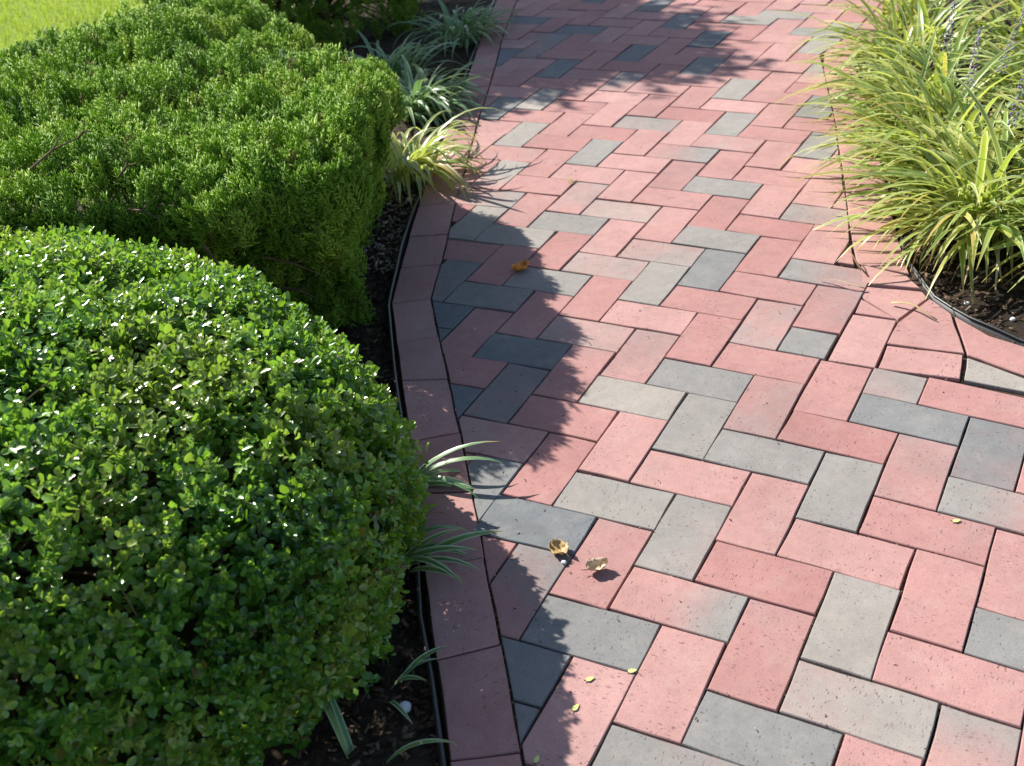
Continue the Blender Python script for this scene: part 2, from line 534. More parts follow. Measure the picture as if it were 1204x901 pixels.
path = tag(link('brick_path', None), kind='structure')
pieces = []                                   # (polygon ccw world, full-size?, kind)
for i in range(-32, 10):
    for j in range(-8, 50):
        d = (i - j) % 4
        if d not in (0, 1):
            continue
        kind = 'V' if d == 0 else 'H'
        cw, ch = (1, 2) if kind == 'V' else (2, 1)
        x, y, dx, dy = rect(kind, i, j)
        if kind == 'V' and (i, j) == (0, 8):
            dy, ch = 0.97, 1                  # a half bat where the courses meet the border
        if kind == 'H' and (i, j) == (-2, 9):
            dx, cw = 0.965, 1
        if j + ch - 1 >= 9 and i + cw - 1 >= -1:
            continue
        c = lay([(x, y), (x + dx, y), (x + dx, y + dy), (x, y + dy)])
        if not (-0.8 < c[:, 0].mean() < 2.2 and 0.65 < c[:, 1].mean() < 6.6):
            continue
        cp = clip(field, [tuple(q) for q in c])
        if len(cp) < 3:
            continue
        if area(cp) < 0:
            cp = cp[::-1]
        a, full = area(cp), LAT_R * LAT_S ** 2
        if a < 0.02 * full:
            continue
        pieces.append((cp, a > 0.985 * dx * dy * LAT_S ** 2 and dx + dy > 2.5, kind, c))
CUSTOM = {  # bats and border pieces at the turn by the right-hand bed
    'vbrick': ([(0.589, 2.006), (0.67, 1.964), (0.579, 1.796), (0.496, 1.838)], .02, .9),
    'B': ([(0.622, 1.874), (0.753, 1.814), (0.72, 1.733), (0.581, 1.794)], .02, .7),
    'A': ([(0.67, 1.957), (0.76, 2.039), (0.783, 1.969), (0.759, 1.816), (0.624, 1.879)], .05, .7),
    'A2': ([(0.785, 1.963), (0.825, 1.877), (0.883, 1.818), (0.844, 1.718), (0.76, 1.815)], .05, .6),
    'A3': ([(0.886, 1.815), (1.01, 1.67), (0.96, 1.60), (0.847, 1.715)], .05, .6),
    'G': ([(0.757, 1.809), (0.842, 1.713), (0.826, 1.671), (0.724, 1.731)], .95, .8),
    'G2': ([(0.845, 1.709), (0.955, 1.594), (0.93, 1.55), (0.829, 1.668)], .6, .8),
    'R1': ([(0.661, 2.221), (0.697, 2.189), (0.743, 2.149), (0.755, 2.083), (0.639, 2.134)], .1, .7),
    'R2': ([(0.637, 2.127), (0.756, 2.076), (0.759, 2.045), (0.672, 1.967), (0.626, 2.075)], .05, .6),
    'tri': ([(0.664, 2.318), (0.648, 2.217), (0.612, 2.239)], .05, .6),
    'R3': ([(0.622, 2.068), (0.669, 1.968), (0.592, 2.009)], .05, .6),
}

def add_piece(name, cp, full, kind, c, colour=None):
    if full:
        ctr = c.mean(0)
        if kind == 'V':
            ax, ay = (c[3] + c[2] - c[0] - c[1]) / 2, (c[1] + c[2] - c[0] - c[3]) / 2
        else:
            ax, ay = (c[1] + c[2] - c[0] - c[3]) / 2, (c[3] + c[2] - c[0] - c[1]) / 2
        me = random.choice(FULL)
        o = link(name, me, None, path)
        flip = PI if random.random() < 0.5 else 0
        o.scale = (np.linalg.norm(ax) / (LAT_R * LAT_S), np.linalg.norm(ay) / LAT_S, 1)
        ang = math.atan2(ax[1], ax[0])
    else:
        P = np.array(inset(cp, GAP))
        ctr = P.mean(0)
        if c is not None:
            ax = (c[3] - c[0]) if kind == 'V' else (c[1] - c[0])
        else:
            e = [np.subtract(cp[(k + 1) % len(cp)], cp[k]) for k in range(len(cp))]
            ax = max(e, key=np.linalg.norm)
        ang = math.atan2(ax[1], ax[0])
        cr, sr = math.cos(-ang), math.sin(-ang)
        q = (P - ctr) @ np.array([[cr, -sr], [sr, cr]]).T
        me = paver_mesh('paver_cut', [tuple(v) for v in q])
        o = link(name, me, None, path)
        flip = 0
    o.location = (ctr[0] + random.uniform(-.0011, .0011), ctr[1] + random.uniform(-.0011, .0011), random.uniform(-0.0022, 0.0014))
    o.rotation_euler = (random.gauss(0, 0.004), random.gauss(0, 0.0035), ang + flip + (random.gauss(0, 0.004) if full else 0))
    slope = 0
    if colour is None:
        uv = seen([ctr])[0][0]
        hit = [k for k in range(len(SC)) if inside(SG[k], cp)]
        if hit:
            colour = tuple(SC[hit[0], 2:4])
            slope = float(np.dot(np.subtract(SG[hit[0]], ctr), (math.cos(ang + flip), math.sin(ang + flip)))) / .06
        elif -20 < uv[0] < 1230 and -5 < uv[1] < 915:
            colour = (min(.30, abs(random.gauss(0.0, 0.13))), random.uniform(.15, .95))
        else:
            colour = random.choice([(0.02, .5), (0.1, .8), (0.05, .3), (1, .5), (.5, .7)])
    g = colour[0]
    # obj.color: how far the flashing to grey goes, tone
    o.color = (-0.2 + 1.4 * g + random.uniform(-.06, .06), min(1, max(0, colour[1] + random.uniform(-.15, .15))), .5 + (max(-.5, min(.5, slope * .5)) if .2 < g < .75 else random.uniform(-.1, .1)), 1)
    return o

def share(cp):
    uv, dep = seen(cp)
    if (dep < 0.2).any():
        return 0
    a = abs(area([tuple(q) for q in uv]))
    m = uv.mean(0)
    return a if (-50 < m[0] < 1254 and -25 < m[1] < 940) else 0

# border courses laid lengthwise along both sides
def at_y(line, y):
    ys = [p[1] for p in line]
    return np.interp(y, ys, [p[0] for p in line])
def strip(outer, inner, joints, lean, side):
    res = []
    for (a, la), (b, lb) in zip(joints[:-1], joints[1:]):
        yi0, yi1, yo0, yo1 = a + la, b + lb, a - la, b - lb
        O = [(at_y(outer, y), y) for y in np.linspace(yo0, yo1, 3)]
        I = [(at_y(inner, y), y) for y in np.linspace(yi1, yi0, 3)]
        O = [O[0], O[2]] if abs(yo1 - yo0) < .25 else O
        I = [I[0], I[2]] if abs(yi1 - yi0) < .25 else I
        p = O + I
        if area(p) < 0:
            p = p[::-1]
        res.append(p)
    return res
JL = [(0.4, 0), (0.58, 0.003), (0.765, 0.003), (0.953, 0.003), (1.142, 0.011), (1.337, 0.009), (1.526, -0.004), (1.695, 0.008), (1.905, -0.006), (2.071, 0.006),
      (2.254, 0.004), (2.428, 0.0), (2.60, -0.003)] + [(2.60 + 0.194 * k, random.uniform(-.004, .004)) for k in range(1, 20)]
JR = [(2.190, 0.036)] + [(2.190 + 0.193 * k, 0.036 + random.uniform(-.004, .004)) for k in range(1, 8)]
INNER_RB = [(0.655, 2.225)] + INNER_R
OUTER_RB = [(0.752, 2.15)] + OUTER_R
JR2 = [(JR[-1][0] + 0.17 * k, 0.035) for k in range(0, 14)]
border = strip(OUTER_L, INNER_L, JL, 0, -1)
borderR = strip(OUTER_RB, INNER_RB, JR, 0, 1) + strip(OUTER_RB, INNER_RB, JR2[:], 0, 1)

allp = [(share(p[0]), 'brick', p) for p in pieces]
for k, (p, g, t) in CUSTOM.items():
    p = p if area(p) > 0 else p[::-1]
    allp.append((share(p) + 1e5, 'brick', (p, False, 'C', None, (g, t))))
allp.sort(key=lambda t: -t[0])
far = []
for n, (s, nm, p) in enumerate(allp):
    o = add_piece(nm, p[0], p[1], p[2], p[3], p[4] if len(p) > 4 else None)
    if n >= 300:
        far.append(o)
for p in border + borderR:
    o = add_piece('border_brick', p, False, 'B', None, (max(0, random.gauss(.04, .05)), random.uniform(.3, .8)))

# bricks past the 300 that show largest become one part (their colour moves into a face attribute-free copy of the material)
def join_far(objs, name):
    groups = {}
    for o in objs:
        key = 'grey' if o.color[0] > 0.5 else 'red'
        groups.setdefault(key, []).append(o)
    for key, os_ in groups.items():
        bm = bmesh.new()
        for o in os_:
            me = o.data.copy()
            o.rotation_mode = 'XYZ'
            me.transform(Matrix.LocRotScale(o.location, o.rotation_euler, o.scale))
            bm.from_mesh(me)
            bpy.data.meshes.remove(me)
        me = bpy.data.meshes.new(name)
        bm.to_mesh(me)
        bm.free()
        me.materials.append(M['brick'])
        j = link(key + '_' + name, me, None, path)
        j.color = (1.1, .6, 0, 1) if key == 'grey' else (-0.15, .6, 0, 1)
        tag(j, kind='stuff')
    for o in objs:
        bpy.data.objects.remove(o)
join_far(far, 'outlying_bricks')

# sand bed the bricks lie on
sb = [p for p in OUTER_L] + [(p[0], p[1]) for p in OUTER_R[::-1]] + [(0.77, 2.10), (0.765, 2.05), (0.80, 1.95), (0.88, 1.83), (1.02, 1.68), (1.3, 1.35), (1.6, 0.8), (1.6, 0.2)]
bm = bmesh.new()
f = bm.faces.new([bm.verts.new((x, y, -0.0085)) for x, y in sb])
bmesh.ops.triangulate(bm, faces=[f])
me = bpy.data.meshes.new('sand_bed')
bm.to_mesh(me)
bm.free()
link('sand_bed', me, M['sand'], path)

# ------------------------------------------------------------------ ground, lawn, planting beds
def grid_sheet(name, x0, x1, y0, y1, nx, ny, z, amp, scale, mat, xf=None):
    X, Y = np.meshgrid(np.linspace(0, 1, nx), np.linspace(y0, y1, ny))
    if xf:
        a, b = xf
        XX = a(Y) + X * (b(Y) - a(Y))
    else:
        XX = x0 + X * (x1 - x0)
    P = np.stack([XX.ravel(), Y.ravel(), np.zeros(XX.size)], 1)
    if amp:
        P[:, 2] = fbm(P, scale, 3, 3.3) * amp
    P[:, 2] += z
    idx = np.arange(nx * ny).reshape(ny, nx)
    F = np.stack([idx[:-1, :-1], idx[:-1, 1:], idx[1:, 1:], idx[1:, :-1]], -1).reshape(-1, 4)
    return tag(link(name, np_mesh(name, P, F, None, True), mat), kind='structure')

bm = bmesh.new()
bmesh.ops.create_grid(bm, x_segments=8, y_segments=8, size=600)
me = bpy.data.meshes.new('ground')
bm.to_mesh(me)
bm.free()
tag(link('ground', me, M['turf'], loc=(0, 0, -0.085)), kind='structure')
oL = np.vectorize(lambda y: at_y(OUTER_L, y))
grid_sheet('mulch_bed', 0, 0, 0.2, 6.0, 70, 160, -0.028, 0.014, 14, M['soil'], (lambda Y: Y * 0 - 2.2, lambda Y: oL(Y) - 0.004))
SBX, SBY = [1.6, 1.3, 1.02, 0.88, 0.80, 0.762, 0.762] + [p[0] for p in OUTER_R[1:]], [0.8, 1.35, 1.68, 1.83, 1.95, 2.06, 2.26] + [p[1] for p in OUTER_R[1:]]
oR = lambda Y: np.interp(Y, SBY, SBX) + 0.004
grid_sheet('planting_bed', 0, 0, 0.8, 6.0, 60, 140, -0.022, 0.014, 14, M['soil2'], (oR, lambda Y: Y * 0 + 3.2))
grid_sheet('lawn', -14, -1.35, 3.3, 18, 20, 20, -0.012, 0, 1, M['turf'])

n = 52000
gx = rng.uniform(-4.6, -1.2, n)
gy = 3.5 + rng.random(n) ** 1.3 * 5.0
P = np.stack([gx, gy, np.full(n, -0.014)], 1)
D = rvec(n) * 0.5 + (0, 0, 1)
tv = np.array([(-.5, 0, 0), (.5, 0, 0), (.3, .6, .1), (-.3, .6, .1), (0, 1, .3)], float)
q4 = np.array([(0, 1, 2, 3), (3, 2, 4, 4)])
hgt = rng.uniform(.03, .055, n)
V, F = scatter(tv, np.array([(0, 1, 2), (0, 2, 3), (3, 2, 4)]), P, D, rvec(n), np.stack([hgt * .09, hgt, hgt], 1))
tag(link('lawn_grass', np_mesh('lawn_grass', V, F, M['grass'], False, {'rnd': np.repeat(rng.random(n), 3)})), 'bright sunlit mown grass beyond the juniper hedge', 'grass', kind='stuff')

# mulch chips and litter on the bare soil in view
def chips(name, X, Y, Z, label, pale, smin=.006, smax=.02):
    n = len(X)
    tv = np.array([(-.5, -.5, 0), (.5, -.5, 0), (.5, .5, 0), (-.5, .5, 0), (-.35, -.5, .3), (.4, -.45, .3), (.35, .5, .3), (-.4, .45, .3)], float)
    tf = np.array([(4, 5, 6, 7), (0, 1, 5, 4), (1, 2, 6, 5), (2, 3, 7, 6), (3, 0, 4, 7)])
    P = np.stack([X, Y, Z], 1)
    a = rng.uniform(0, 2 * PI, n)
    D = np.stack([np.cos(a), np.sin(a), rng.normal(0, .25, n)], 1)
    ln = rng.uniform(smin, smax, n)
    V, F = scatter(tv, tf, P, D, rvec(n) * .35 + (0, 0, 1), np.stack([ln * rng.uniform(.2, .5, n), ln, ln * .4], 1))
    c = np.clip(rng.random(n) * .8 + pale, 0, 1)
    return tag(link(name, np_mesh(name, V, F, M['chip'], False, {'rnd': np.repeat(c, 5)})), label, 'mulch', kind='stuff')
n = 5200
y = rng.uniform(0.7, 3.0, n)
x = oL(y) - 0.012 - rng.random(n) ** 1.5 * .35
chips('mulch_chips', x, y, np.full(n, -0.024) + rng.normal(0, .005, n), 'dark bark mulch between the shrubs and the left brick border', 0.02)
n = 900
y = rng.uniform(2.45, 3.1, n)
x = oL(y) - 0.012 - rng.random(n) * .13
chips('dry_litter', x, y, np.full(n, -0.018) + rng.normal(0, .004, n), 'pale dry litter on the sunlit soil beside the juniper', .45, .004, .02)
n = 7000
y = rng.uniform(1.5, 4.0, n)
x = oR(y) + 0.012 + rng.random(n) ** 1.4 * .5
chips('mulch_chips', x, y, np.full(n, -0.018) + rng.normal(0, .006, n), 'dark wood chip mulch under the right lilyturf clump', 0.1)

# grit, sand crumbs and moss lodged along the border joints and scattered in the paving joints
iL = lambda Y: np.interp(Y, [p[1] for p in INNER_L], [p[0] for p in INNER_L])
iR = lambda Y: np.interp(Y, [p[1] for p in INNER_R], [p[0] for p in INNER_R])
y = np.concatenate([rng.uniform(.8, 4.0, 1700), rng.uniform(2.3, 3.7, 900)])
x = np.concatenate([iL(y[:1700]) + rng.normal(0, .0016, 1700), iR(y[1700:]) + rng.normal(0, .003, 900)])
ex, ey = [], []
for (sh_, nm_, p_) in allp[:260]:
    q_ = p_[0]
    for k in range(len(q_)):
        if random.random() < .75:
            a_, b_ = q_[k - 1], q_[k]
            t0_ = random.random()
            for z_ in range(random.choice((2, 4, 9, 14))):
                t_ = min(1, max(0, t0_ + random.gauss(0, .12)))
                ex.append(a_[0] + (b_[0] - a_[0]) * t_ + random.gauss(0, .0011)); ey.append(a_[1] + (b_[1] - a_[1]) * t_ + random.gauss(0, .0011))
x, y = np.concatenate([x, ex]), np.concatenate([y, ey])
chips('joint_grit', x, y, np.full(len(x), -.0045) + rng.normal(0, .0016, len(x)), 'sand crumbs and grit lodged in the brick joints', .22, .0012, .0042)

# stray clippings, bark crumbs and dust specks on the bricks
n = 240
y = .9 + rng.random(n) ** 1.2 * 3.0
x = iL(y) + .01 + rng.random(n) ** 1.6 * np.where(y < 2, 1.0, .95) * .98
chips('path_litter', x, y, np.full(n, .0012), 'tiny bark crumbs and dry clippings scattered over the bricks', .25, .002, .0055)

# black plastic edging along both borders
def tube_along(name, pts, r, mat, wall, label):
    t = empty(name, (pts[0][0], pts[0][1], -0.02))
    tag(t, label, 'edging', 'plastic edging strips along the path')
    V, F = [], []
    k = 8
    for i, p in enumerate(pts):
        a = Vector(pts[max(0, i - 1)])
        b = Vector(pts[min(len(pts) - 1, i + 1)])
        d = (b - a).normalized()
        nrm = Vector((-d.y, d.x))
        z = -0.001 + 0.002 * math.sin(i * 1.7)
        for q in range(k):
            an = 2 * PI * q / k
            V.append((p[0] + nrm.x * r * math.cos(an) - pts[0][0], p[1] + nrm.y * r * math.cos(an) - pts[0][1], z + r * math.sin(an) + 0.02))
    for i in range(len(pts) - 1):
        for q in range(k):
            F.append((i * k + q, i * k + (q + 1) % k, (i + 1) * k + (q + 1) % k, (i + 1) * k + q))
    link('bead', np_mesh('bead', V, F, mat, True), None, t)
    V, F = [], []
    for i, p in enumerate(pts):
        a = Vector(pts[max(0, i - 1)])
        b = Vector(pts[min(len(pts) - 1, i + 1)])
        d = (b - a).normalized()
        nrm = Vector((-d.y, d.x)) * 0.0018
        for sx, z in ((-1, 0.016), (1, 0.016), (1, -0.05), (-1, -0.05)):
            V.append((p[0] + nrm.x * sx - pts[0][0], p[1] + nrm.y * sx - pts[0][1], z + 0.0))
    for i in range(len(pts) - 1):
        for q in range(4):
            F.append((i * 4 + q, i * 4 + (q + 1) % 4, i * 4 + 4 + (q + 1) % 4, i * 4 + 4 + q))
    link('skirt', np_mesh('skirt', V, F, mat, False), None, t)
ys = np.concatenate([np.arange(0.5, 5.6, 0.06)])
tube_along('edging_strip', [(float(at_y(OUTER_L, y)) - 0.010 + 0.002 * math.sin(y * 9), float(y)) for y in ys], 0.0042, M['plastic'], None,
           'thin black plastic edging along the left border, beside boxwood and juniper')
ys = np.arange(1.70, 3.9, 0.05)
tube_along('edging_strip', [(float(oR(y)) + 0.006 + 0.003 * math.sin(y * 8), float(y)) for y in ys], 0.0032, M['plastic'], None,
           'thin black plastic edging curving round the mulch under the right lilyturf')

# ------------------------------------------------------------------ shrubs
def skin_twig(V, F, a, b, r0, r1, k=5):
    a, b = np.asarray(a, float), np.asarray(b, float)
    d = (b - a) / (np.linalg.norm(b - a) + 1e-9)
    u = np.cross(d, (0.3, 0.5, 0.81))
    u /= np.linalg.norm(u)
    v = np.cross(d, u)
    s = len(V)
    for c, r in ((a, r0), (b, r1)):
        for q in range(k):
            an = 2 * PI * q / k
            V.append(tuple(c + (u * math.cos(an) + v * math.sin(an)) * r))
    for q in range(k):
        F.append((s + q, s + (q + 1) % k, s + k + (q + 1) % k, s + k + q))

def branches_mesh(name, base, tips, n_limb, r0, mat, zf=.45):
    """stems from the base, forking to the given tips"""
    V, F = [], []
    base = np.asarray(base, float)
    tips = np.asarray(tips)
    lim = tips[rng.choice(len(tips), n_limb, replace=False)]
    mids = []
    for t in lim:
        st = base + np.array([rng.normal(0, .03), rng.normal(0, .03), 0])
        m = st + (t - st) * np.array([.45, .45, zf]) + rng.normal(0, .015, 3)
        skin_twig(V, F, st, m, r0, r0 * .7)
        mids.append(m)
    mids = np.array(mids)
    for t in tips:
        k = int(np.argmin(np.linalg.norm(mids - t, axis=1)))
        m = mids[k]
        h = m + (t - m) * .55 + rng.normal(0, .02, 3)
        skin_twig(V, F, m, h, r0 * .6, r0 * .35)
        skin_twig(V, F, h, t, r0 * .35, r0 * .15)
    return np_mesh(name, V, F, mat, True)

LEAF_V = np.array([(0, 0, 0), (-.34, .28, .10), (.34, .28, .10), (0, .30, 0), (-.50, .62, .13), (.50, .62, .13), (0, .64, -.01), (0, 1, -.06),
                   (-.30, .90, .05), (.30, .90, .05)], float)
LEAF_F = np.array([(0, 3, 1), (0, 2, 3), (1, 3, 6), (1, 6, 4), (3, 2, 5), (3, 5, 6), (4, 6, 8), (6, 5, 9), (8, 6, 7), (6, 9, 7)])

def boxwood():
    C = np.array([-1.50, 1.41, 0.045])
    AR, ALF, Bq, H, NP = 1.225, 0.55, 0.735, 0.468, 3.4
    t = tag(empty('boxwood_shrub', (C[0], C[1], -0.03)), 'large clipped mound of glossy boxwood bulging towards the brick path', 'shrub')
    off = np.array([C[0], C[1], -0.03])
    # points spread evenly over the clipped surface
    n = 90000
    d = rvec(n)
    d[:, 2] = np.abs(d[:, 2]) * np.where(rng.random(n) < .12, -.35, 1)
    d /= np.linalg.norm(d, axis=1, keepdims=True)
    A = np.where(d[:, 0] > 0, AR, ALF)
    mm = np.where(d[:, 1] < 0, 2.7, 1.72)
    hz = (np.abs(d[:, 0] / A) ** mm + np.abs(d[:, 1] / Bq) ** mm) ** (1 / mm)
    r = (hz ** NP + np.abs(d[:, 2] / H) ** NP) ** (-1 / NP)
    P = d * r[:, None]
    G = np.stack([d[:, 0] / A ** 2 * hz ** (NP - 2), d[:, 1] / Bq ** 2 * hz ** (NP - 2), np.sign(d[:, 2]) * np.abs(d[:, 2]) ** (NP - 1) / H ** NP], 1)
    Nn = G / np.linalg.norm(G, axis=1, keepdims=True)
    wgt = r ** 2 / np.maximum((Nn * d).sum(1), .1)
    wgt *= np.where(P[:, 0] + C[0] < -1.45, .45, 1) * np.where(Nn[:, 1] > .75, .5, 1)
    pk = rng.choice(n, 17500, replace=False, p=wgt / wgt.sum())
    P, Nn = P[pk], Nn[pk]
    n = len(P)
    # clumps: uneven growth since the last clipping, and hollows
    bump = fbm(P, 7.0, 3, 1.7) * 0.022 + fbm(P, 26.0, 2, 5.1) * 0.012
    # the skirt tucks under
    low = np.clip((0.08 - P[:, 2]) / .14, 0, 1)
    P = P + Nn * (bump - 0.015 * low)[:, None]
    keep = (P[:, 2] > -0.05)
    P, Nn, bump = P[keep], Nn[keep], bump[keep]
    n = len(P)
    depth = np.abs(rng.normal(0, 0.012, n)) + (rng.random(n) < .35) * rng.uniform(0, .05, n)
    tipP = P - Nn * depth[:, None]
    D = Nn * 0.7 + np.array([0, 0, .5]) + rng.normal(0, .45, (n, 3))
    D /= np.linalg.norm(D, axis=1, keepdims=True)
    # leaves in opposite pairs down each sprig
    LP, LD, LU, LS, LR, LO = [], [], [], [], [], []
    young = np.clip(.5 + fbm(P, 5.0, 2, 8.8) * .7 + rng.normal(0, .12, n), 0, 1)
    for k in range(5):
        s = tipP - D * (0.0085 * k + 0.002)[..., None] if False else tipP - D * (0.0085 * k + 0.002)
        u = np.cross(D, rvec(n)) if k == 0 else np.cross(D, side)
        u /= np.linalg.norm(u, axis=1, keepdims=True)
        side = u
        sp = (.35, .75, .95, 1.05, 1.1)[k]
        for sg in (-1, 1):
            ok = rng.random(n) < (1 if k < 3 else .7)
            ld = D * (1 - sp * .45) + u * sg * sp + rng.normal(0, .28, (n, 3))
            sz = (.55, .85, 1.0, 1.0, .95)[k] * rng.uniform(.0135, .0215, n)
            LP.append(s[ok]); LD.append(ld[ok]); LU.append((D * .9 + Nn * .2 + rng.normal(0, .15, (n, 3)))[ok]); LS.append(sz[ok])
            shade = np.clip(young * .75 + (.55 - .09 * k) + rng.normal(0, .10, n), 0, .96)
            shade[rng.random(n) < .006 + .03 * (P[:, 0] > .85) * (P[:, 2] < .22)] = 1.0
            LR.append(shade[ok]); LO.append((depth + .006 * k)[ok])
    LP, LD, LU = np.concatenate(LP), np.concatenate(LD), np.concatenate(LU)
    LS, LR, LO = np.concatenate(LS), np.concatenate(LR), np.concatenate(LO)
    sc3 = np.stack([LS * rng.uniform(.54, .68, len(LS)), LS, LS], 1)
    # the 300 leaves that show largest are parts of their own
    W = LP + C
    cv = W - np.array([0, 0, CAM_H])
    dist = np.linalg.norm(cv, axis=1)
    Q = cv @ cam_R
    uu, vv = 602 - CAM_F * Q[:, 0] / Q[:, 2], 450.5 + CAM_F * Q[:, 1] / Q[:, 2]
    x_, y_, z_ = frames(LD, LU)
    facing = np.abs((z_ * cv).sum(1) / dist)
    outn = W - (C + (0, 0, .15))
    outn /= np.linalg.norm(outn, axis=1, keepdims=True)
    front = -(outn * cv).sum(1) / dist
    score = LS ** 2 * facing / dist ** 2 * (LO < .012) * (front > .25) * (uu > 5) * (uu < 520) * (vv > 265) * (vv < 895)
    score = score * rng.uniform(.6, 1, len(score))
    pick = np.argsort(-score)[:300]
    rest = np.ones(len(LS), bool)
    rest[pick] = False
    V, F = scatter(LEAF_V, LEAF_F, LP[rest] + (C - off), LD[rest], LU[rest], sc3[rest])
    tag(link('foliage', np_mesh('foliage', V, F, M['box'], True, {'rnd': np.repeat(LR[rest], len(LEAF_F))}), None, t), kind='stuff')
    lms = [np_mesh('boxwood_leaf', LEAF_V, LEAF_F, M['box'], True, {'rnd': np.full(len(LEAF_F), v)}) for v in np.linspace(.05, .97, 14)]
    for k in pick:
        o = link('leaf', lms[int(np.clip(LR[k], 0, .999) * 14)], None, t)
        mtx = Matrix(((x_[k][0], y_[k][0], z_[k][0]), (x_[k][1], y_[k][1], z_[k][1]), (x_[k][2], y_[k][2], z_[k][2])))
        o.matrix_local = Matrix.LocRotScale(Vector(LP[k] + C - off), mtx.to_quaternion(), Vector(sc3[k]))
    # twigs under the sprigs and main stems
    pk = rng.choice(n, 2600, replace=False)
    V, F = [], []
    for k in pk:
        skin_twig(V, F, tipP[k] - D[k] * .085 - Nn[k] * .01 + (C - off), tipP[k] + (C - off), .0012, .0006, 3)
    link('twigs', np_mesh('twigs', V, F, M['twig'], True), None, t)['kind'] = 'stuff'
    tips = (tipP - Nn * .09)[rng.choice(n, 260, replace=False)] + (C - off)
    link('stems', branches_mesh('stems', (0, 0, 0), tips, 26, .008, M['bark']), None, t)
boxwood()

# one juniper spray: short shoot with crowded side branchlets
def juniper_spray(seed, nb=11):
    r = np.random.default_rng(seed)
    V, F = [], []
    def spike(a, d, ln, w):
        d = d / np.linalg.norm(d)
        u = np.cross(d, (.31, .2, .93)); u /= np.linalg.norm(u)
        v = np.cross(d, u)
        s = len(V)
        for q in range(3):
            an = 2 * PI * q / 3
            V.append(a + d * ln * .25 + (u * math.cos(an) + v * math.sin(an)) * w)
        V.append(a); V.append(a + d * ln)
        for q in range(3):
            F.append((s + q, s + (q + 1) % 3, s + 4)); F.append((s + (q + 1) % 3, s + q, s + 3))
    for k in range(nb):
        t = k / (nb - 1)
        a = np.array([0, t * .75, .04 * math.sin(t * 3)])
        sg = 1 if k % 2 else -1
        d = np.array([sg * (.75 - .35 * t), .75, r.normal(0, .32)])
        ln = (.46 - .2 * t) * r.uniform(.8, 1.2)
        spike(a, d, ln, .030)
        m = a + d / np.linalg.norm(d) * ln * .45
        for e in (-1, 1):
            spike(m, d / np.linalg.norm(d) + np.array([e * .5, .15, r.normal(0, .35)]), ln * .5, .024)
    spike(np.array([0, .7, 0]), np.array([0, 1, .1]), .32, .03)
    return np.array(V, float), np.array(F)
SPRAYS = [juniper_spray(s) for s in (1, 2, 3)]

def scatter_sprays(P, D, U, S, R):
    Vs, Fs, Rs, nv = [], [], [], 0
    g = rng.integers(0, len(SPRAYS), len(P))
    for k, (tv, tf) in enumerate(SPRAYS):
        m = g == k
        V, F = scatter(tv, tf, P[m], D[m], U[m], S[m])
        Vs.append(V); Fs.append(F + nv); nv += len(V)
        Rs.append(np.repeat(R[m], len(tf)))
    return np.concatenate(Vs), np.concatenate(Fs), np.concatenate(Rs)

